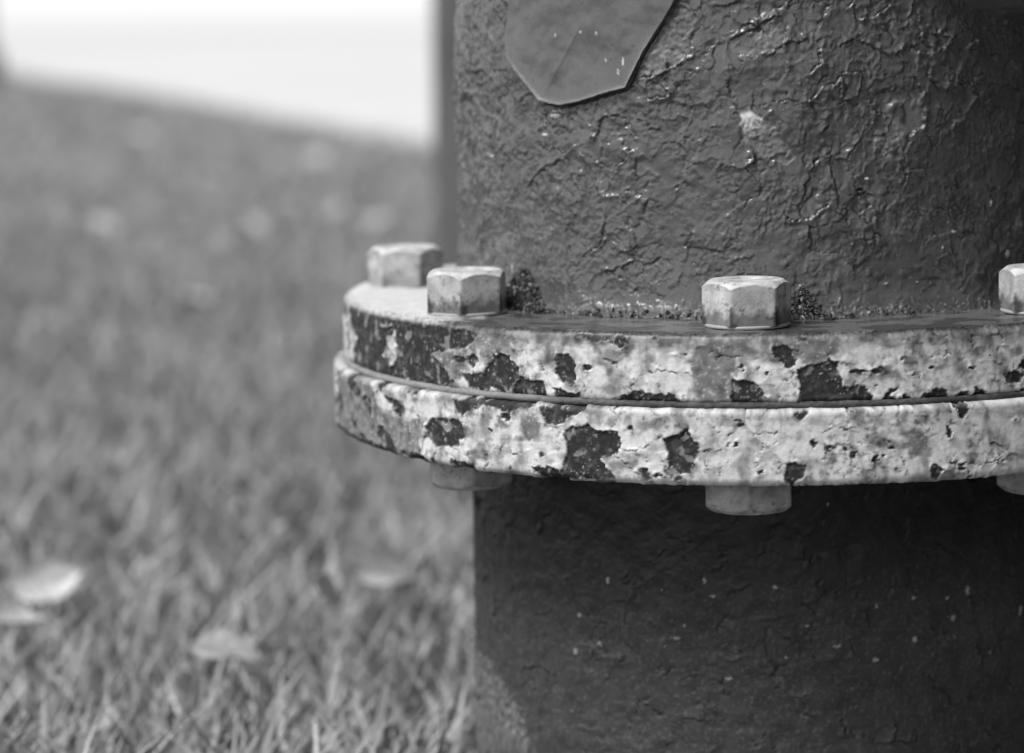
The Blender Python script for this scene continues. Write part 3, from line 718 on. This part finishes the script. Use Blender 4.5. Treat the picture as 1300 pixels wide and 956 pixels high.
# ---- bolts: hex head, washer, nut below ----
def hex_profile(name, apo, H, seed, pale, flip=False, dish=True, band=0.0):
    """hex prism cut by a chamfer cone, so that each flat carries the curved arc"""
    m = 150; th = np.arange(m) / m * 2 * np.pi
    rh = apo / np.cos((th % (np.pi / 3)) - np.pi / 6)
    # slightly soften the vertical corners
    rh = np.minimum(rh, apo * 1.140)
    rc = apo * .93; zt = H - np.maximum(rh - rc, 0) * .80
    rows = []
    for k in np.linspace(0, 1, 26): rows.append((rh, zt * k))
    for k in np.linspace(0, 1, 9)[1:]: rows.append((rh + (rc - rh) * k, zt + (H - zt) * k))
    for k in np.linspace(0, 1, 16)[1:]:
        rr = rc * (1 - k) + .0002
        dz = -.0005 * float(sst(.78, .66, np.array(1 - k))) if dish else 0
        rows.append((np.full(m, rr), np.full(m, H + dz)))
    Rr = np.array([a for a, b in rows]); Zz = np.array([b for a, b in rows])
    X = Rr * np.cos(th); Y = Rr * np.sin(th)
    s = th * apo * 1000 + 0 * Rr; z = Zz * 1000; xm, ym = X * 1000, Y * 1000
    cap = (np.arange(len(rows)) >= 26)[:, None] & np.ones(m, bool)[None]
    a_ = np.where(cap, xm, s); b_ = np.where(cap, ym + 60, z)
    n1 = fbm(a_ / 3, b_ / 3, 4, seed); n2 = fbm(a_ / .8, b_ / .8, 3, seed + 1)
    scale = 1 + (.05 * n1 + .02 * n2) / 1000 / apo * 1.2
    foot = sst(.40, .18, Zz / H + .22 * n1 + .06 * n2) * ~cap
    pit = sst(.12, .36, fbm(a_ / 1.4, b_ / 1.4, 3, seed + 2)) * sst(0, .25, fbm(a_ / 6, b_ / 6, 2, seed + 3))
    kn = np.abs(((th + np.pi / 6) % (np.pi / 3)) - np.pi / 6)          # 0 at a flat's ... corners
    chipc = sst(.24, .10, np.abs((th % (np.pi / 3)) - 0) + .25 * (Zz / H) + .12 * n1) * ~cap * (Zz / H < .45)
    n5 = fbm(a_ / 5 + 3, b_ / 5, 4, seed + 6); scr = sst(.15, .4, fbm(a_ / .5 + b_ * .6, b_ / 2.5, 3, seed + 7))
    arc = np.exp(-((Zz - zt) / .0005) ** 2) * ~cap
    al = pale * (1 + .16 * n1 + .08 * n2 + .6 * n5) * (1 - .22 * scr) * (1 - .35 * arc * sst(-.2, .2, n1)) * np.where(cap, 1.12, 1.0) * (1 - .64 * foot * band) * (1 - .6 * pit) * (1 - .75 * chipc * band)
    ro = .48 + .1 * n1 + .25 * foot
    if flip: Z2 = -Zz
    else: Z2 = Zz
    V = np.stack([X * scale, Y * scale, Z2], -1).reshape(-1, 3)
    n = len(rows); a = np.arange(n - 1)[:, None] * m; j = np.arange(m)[None]; j2 = (j + 1) % m
    Q = np.stack([a + j, a + j2, a + m + j2, a + m + j], -1).reshape(-1, 4)
    if flip: Q = Q[:, ::-1]
    me = np_mesh(name, V, Q, attr=(np.clip(al, .03, .8).ravel(), np.clip(ro, .2, .9).ravel()))
    # keep the arrises crisp
    return me
def disc_mesh(name, r0, h, pale):
    m = 96; th = np.arange(m) / m * 2 * np.pi
    pr = [(r0 * .3, 0), (r0 - .0002, 0), (r0, .0002), (r0, h - .0002), (r0 - .0002, h), (r0 * .3, h)]
    V = np.array([(r * math.cos(t), r * math.sin(t), z) for r, z in pr for t in th]); n = len(pr)
    a = np.arange(n - 1)[:, None] * m; j = np.arange(m)[None]; j2 = (j + 1) % m
    Q = np.stack([a + j, a + j2, a + m + j2, a + m + j], -1).reshape(-1, 4)
    return np_mesh(name, V, Q, attr=(np.full(len(V), pale), np.full(len(V), .5)))
washer_me = disc_mesh('washer', .0119, .0009, .30); washer_me.materials.append(M_bolt)
shank_me = disc_mesh('shank', .0065, .050, .15); shank_me.materials.append(M_bolt)
PH0 = -.155
spin = {0: math.radians(4), 7: math.radians(23), 6: math.radians(-5), 1: math.radians(-20)}
for k in range(8):
    th = PH0 + k * math.pi / 4 - (.03 if k == 1 else 0)
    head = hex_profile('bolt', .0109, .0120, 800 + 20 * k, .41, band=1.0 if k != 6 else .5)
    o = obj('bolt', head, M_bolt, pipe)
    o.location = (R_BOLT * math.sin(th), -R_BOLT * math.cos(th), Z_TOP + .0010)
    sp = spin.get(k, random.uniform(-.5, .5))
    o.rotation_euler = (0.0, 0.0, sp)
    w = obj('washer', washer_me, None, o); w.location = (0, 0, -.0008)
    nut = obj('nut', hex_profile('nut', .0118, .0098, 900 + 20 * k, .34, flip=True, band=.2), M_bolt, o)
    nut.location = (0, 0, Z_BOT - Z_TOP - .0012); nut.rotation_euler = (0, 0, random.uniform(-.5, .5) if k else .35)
    sh = obj('shank', shank_me, None, o); sh.location = (0, 0, Z_BOT - Z_TOP - .006)

# ------------------------------------------------------------------ moss and grit lodged at the foot of the barrel
def crumbs(name, centre_th, spread, n, hgt, size, seed, label):
    r_ = np.random.default_rng(seed)
    bm = bmesh.new(); bmesh.ops.create_icosphere(bm, subdivisions=1, radius=1.0)
    base = np.array([v.co[:] for v in bm.verts]); fc = np.array([[v.index for v in f.verts] for f in bm.faces]); bm.free()
    V = []; F = []; A = []
    for i in range(n):
        u = r_.normal(0, .5); th = centre_th + u * spread; q = math.exp(-u * u * 2.2)
        zz = Z_TOP + .0003 + hgt * q * r_.random() ** 1.5
        depth = (1 - (zz - Z_TOP) / max(hgt, 1e-4)) * .0055
        rad = R_BAR + .0030 * math.exp(-(zz - Z_TOP) / .0045) + r_.random() * depth
        sc = size * (.35 + r_.random() ** 2) * np.array([.3 + 1.5 * r_.random(), .3 + 1.2 * r_.random(), .15 + .35 * r_.random()])
        rot = np.array(Euler((r_.random() * 6, r_.random() * 6, r_.random() * 6)).to_matrix())
        b = (base * (1 + .35 * r_.standard_normal((len(base), 1)).clip(-1, 1)) * sc) @ rot.T
        c = np.array([AX + rad * math.sin(th), AY - rad * math.cos(th), zz])
        F.append(fc + len(base) * i); V.append(b + c); A.append(np.full(len(base), .03 + .09 * r_.random() + (.35 if r_.random() < .07 else 0)))
    me = np_mesh(name, np.concatenate(V), tris=np.concatenate(F), attr=(np.concatenate(A), np.full(len(base) * n, .75)), smooth=False)
    o = obj(name, me, M_moss); tag(o, label, 'moss', kind='stuff')
    return o
crumbs('moss_clump', px_cyl(668, 375, R_BAR)[0], .12, 1500, .0120, .00068, 1, 'larger dark crumbly moss heap wedged between a bolt and the barrel')
crumbs('moss_clump', px_cyl(1018, 390, R_BAR)[0], .065, 800, .0085, .00068, 2, 'smaller dark moss tuft hugging the next bolt round from the larger moss heap')
crumbs('moss_clump', px_cyl(586, 340, R_BAR)[0] - .1, .10, 400, .0080, .0008, 3, 'little dark moss tuft in the corner between barrel and pale flange top')
crumbs('grit', px_cyl(830, 385, R_BAR)[0], .42, 150, .0022, .0007, 4, 'thin line of grit and crumbs along the foot of the barrel')
crumbs('grit', px_cyl(1110, 388, R_BAR)[0], .24, 70, .0022, .0007, 5, 'sparse grit along the shaded foot of the barrel')

# ------------------------------------------------------------------ posts behind
def post(name, loc, r0, r1, h, lean, label, cat, al, base=None):
    root = bpy.data.objects.new(name, None); link(root); root.location = loc; root.rotation_euler = lean
    tag(root, label, cat)
    z = np.r_[np.linspace(-.05, h - r1, 70), ]
    a = np.linspace(0, math.pi / 2, 10)[1:-1]
    pr = np.r_[np.stack([r0 + (r1 - r0) * np.clip(z / h, 0, 1), z], 1), np.stack([r1 * np.cos(a), h - r1 + r1 * np.sin(a) * .6], 1), [[.001, h - r1 + r1 * .6]]]
    def sh(th, s, zz, r, t):
        n = fbm(s / 40, zz / 90, 4, 951)
        return .6 * n, np.clip(al * (1 + .35 * n), .02, .8), .55 + 0 * s
    lathe('shaft', pr, np.linspace(-np.pi, np.pi, 65)[:-1], sh, M_post, root)
    if base:
        rb, hb = base
        pr = [(rb * 1.15, -.04), (rb * 1.15, .03), (rb, .05), (rb, hb * .8), (rb * .85, hb), (r0 * 1.02, hb + .02)]
        def sh2(th, s, zz, r, t): return .5 * fbm(s / 30, zz / 30, 3, 953), .04 + 0 * s, .6 + 0 * s
        lathe('base', prof_path(pr, .02), np.linspace(-np.pi, np.pi, 65)[:-1], sh2, M_post, root)
    return root
pg_ = px_ground(600, 440)
post('guard_post', (pg_.x + .007, pg_.y, 0), .040, .036, 1.05, (0, .012, 0), 'plain grey round post standing on the lawn behind the pipe', 'post', .085)
lg = px_ground(-14, 116)
post('lamp_post', (lg.x - .02, lg.y, 0), .060, .045, 4.5, (0, 0, 0), 'pale slender pole with dark base at the edge of the lawn', 'lamp post', .40, base=(.105, .24))

# ------------------------------------------------------------------ fallen leaves
def leaf_mesh(seed, L, tone=.46):
    r_ = np.random.default_rng(seed); nu, nv = 17, 11
    V = []
    c1, c2, tw = r_.uniform(.3, 1.3), r_.uniform(-.3, .6), r_.uniform(-.7, .7)
    for i in range(nu):
        u = i / (nu - 1); w = .34 * math.sin(math.pi * u ** .8) * (1 + .10 * math.sin(u * 40 + seed)) + .012
        for j in range(nv):
            v = (j / (nv - 1) - .5) * 2
            x = (u - .5); y = v * w
            z = c1 * y * y * 1.6 + c2 * x * x + tw * x * y + .03 * math.sin(u * 9 + v * 3 + seed) * abs(v) - .03 * math.exp(-(v / .12) ** 2)
            V.append((x * L, y * L, z * L))
    V = np.array(V); n = len(V)
    a = np.arange(nu - 1)[:, None] * nv; j = np.arange(nv - 1)[None]
    Q = np.stack([a + j, a + nv + j, a + nv + j + 1, a + j + 1], -1).reshape(-1, 4)
    V2 = np.r_[V, V - [0, 0, .0006]]; Q2 = np.r_[Q, Q[:, ::-1] + n]
    vv = np.tile(np.abs(np.linspace(-1, 1, nv)), nu); al = tone + .10 * r_.random() - .10 * np.exp(-(vv / .1) ** 2) + .05 * r_.standard_normal(n)
    return np_mesh('fallen_leaf', V2, Q2, attr=(np.clip(np.r_[al, al], .1, .7), np.full(2 * n, .6)))
leaves = [(64, 742, .030, .028, 0), (22, 790, .022, .022, 1), (418, 757, .024, .036, 2), (494, 727, .034, .028, 3), (290, 826, .030, .026, 4), (368, 668, .020, .022, 5),
          (85, 138, .085, .02, 6), (175, 175, .08, .02, 7), (231, 212, .06, .02, 8), (401, 204, .075, .02, 9), (365, 246, .06, .02, 10), (318, 291, .05, .02, 11),
          (429, 268, .07, .02, 12), (475, 281, .06, .02, 13), (129, 286, .05, .02, 14), (250, 385, .036, .02, 15), (300, 620, .024, .02, 16), (150, 590, .024, .02, 17)]
leaf_lab = {0: 'pale curled fallen leaf standing out brightest in the near grass', 1: 'flat pale leaf half sunk in grass beside the brightest curled leaf',
            2: 'small upright pale leaf in grass near the foot of the pipe', 3: 'broad dull leaf in grass beside the foot of the pipe', 4: 'dim grey leaf lying deep between near grass blades'}
leaf_tilt = {0: (.9, -.3, .3), 1: (.35, .1, .3), 2: (.8, .3, 1.2), 3: (.6, .2, .5), 4: (.3, .2, .2)}
for px_, py_, L, z, k in leaves:
    o = obj('fallen_leaf', leaf_mesh(40 + k, L, {0: .46, 1: .34, 2: .46, 3: .24, 4: .20, 5: .30}.get(k, .33)), M_leaf); z += .014; p = px_ground(px_, py_, z); o.location = p
    o.rotation_euler = leaf_tilt.get(k, (random.uniform(-.4, .6), random.uniform(-.4, .4), random.uniform(0, 6)))
    tag(o, leaf_lab.get(k, 'small pale fallen leaf lying on the open lawn'), 'leaf', 'fallen leaves on the lawn')

# ------------------------------------------------------------------ grass
def grass(n, seed):
    r_ = np.random.default_rng(seed)
    Z0, Z1 = .50, 16.0
    y = Z0 * (Z1 / Z0) ** r_.random(n); x = (r_.random(n) * 2 - 1) * (.40 * y + .34)
    dpipe = np.hypot(x - AX, y - AY)
    side = (x - E1.x) * en.x + (y - E1.y) * en.y
    keep = (dpipe > R_PIPE + .012) & (side < -.03)
    x, y = x[keep], y[keep]; n = len(x)
    big = np.maximum(1, y / 1.6)
    patch = fbm(x / .25, y / .25, 3, 1001); patch2 = fbm(x / 1.0, y / 1.0, 3, 1002)
    ln = (.020 + .028 * r_.random(n) ** 1.4) * (1 + .5 * patch) * big ** .15
    ln *= np.where(y < 1.5, 1.05, .9)
    w = (.0009 + .0009 * r_.random(n)) * big ** .7
    az = r_.random(n) * 2 * np.pi; bend = (.25 + .9 * r_.random(n)) * ln
    bx, by = np.cos(az) * bend, np.sin(az) * bend
    fa = r_.random(n) * 2 * np.pi; wx, wy = np.cos(fa) * w, np.sin(fa) * w
    up = np.sqrt(np.maximum(ln ** 2 - (bend * .75) ** 2, (.3 * ln) ** 2))
    Z = np.zeros(n)
    V = np.stack([np.stack([x - wx, y - wy, Z], 1), np.stack([x + wx, y + wy, Z], 1),
                  np.stack([x + bx * .35 - wx * .9, y + by * .35 - wy * .9, up * .62], 1), np.stack([x + bx * .35 + wx * .9, y + by * .35 + wy * .9, up * .62], 1),
                  np.stack([x + bx, y + by, up], 1)], 1).reshape(-1, 3)
    i = np.arange(n) * 5
    Q = np.stack([i, i + 1, i + 3, i + 2], 1); T = np.stack([i + 2, i + 3, i + 4], 1)
    al = .30 + .04 * r_.standard_normal(n).clip(-2, 2) + .05 * patch2 + .05 * patch
    dead = r_.random(n) < .07; al = np.where(dead, .46, al)
    al = np.repeat(np.clip(al, .07, .5), 5)
    me = np_mesh('grass', V, Q, T, attr=(al, np.full(n * 5, .55)))
    o = obj('grass', me, M_grass); tag(o, 'short mown lawn grass scattered with pale dead blades', 'grass', kind='stuff')
grass(300000, 5)
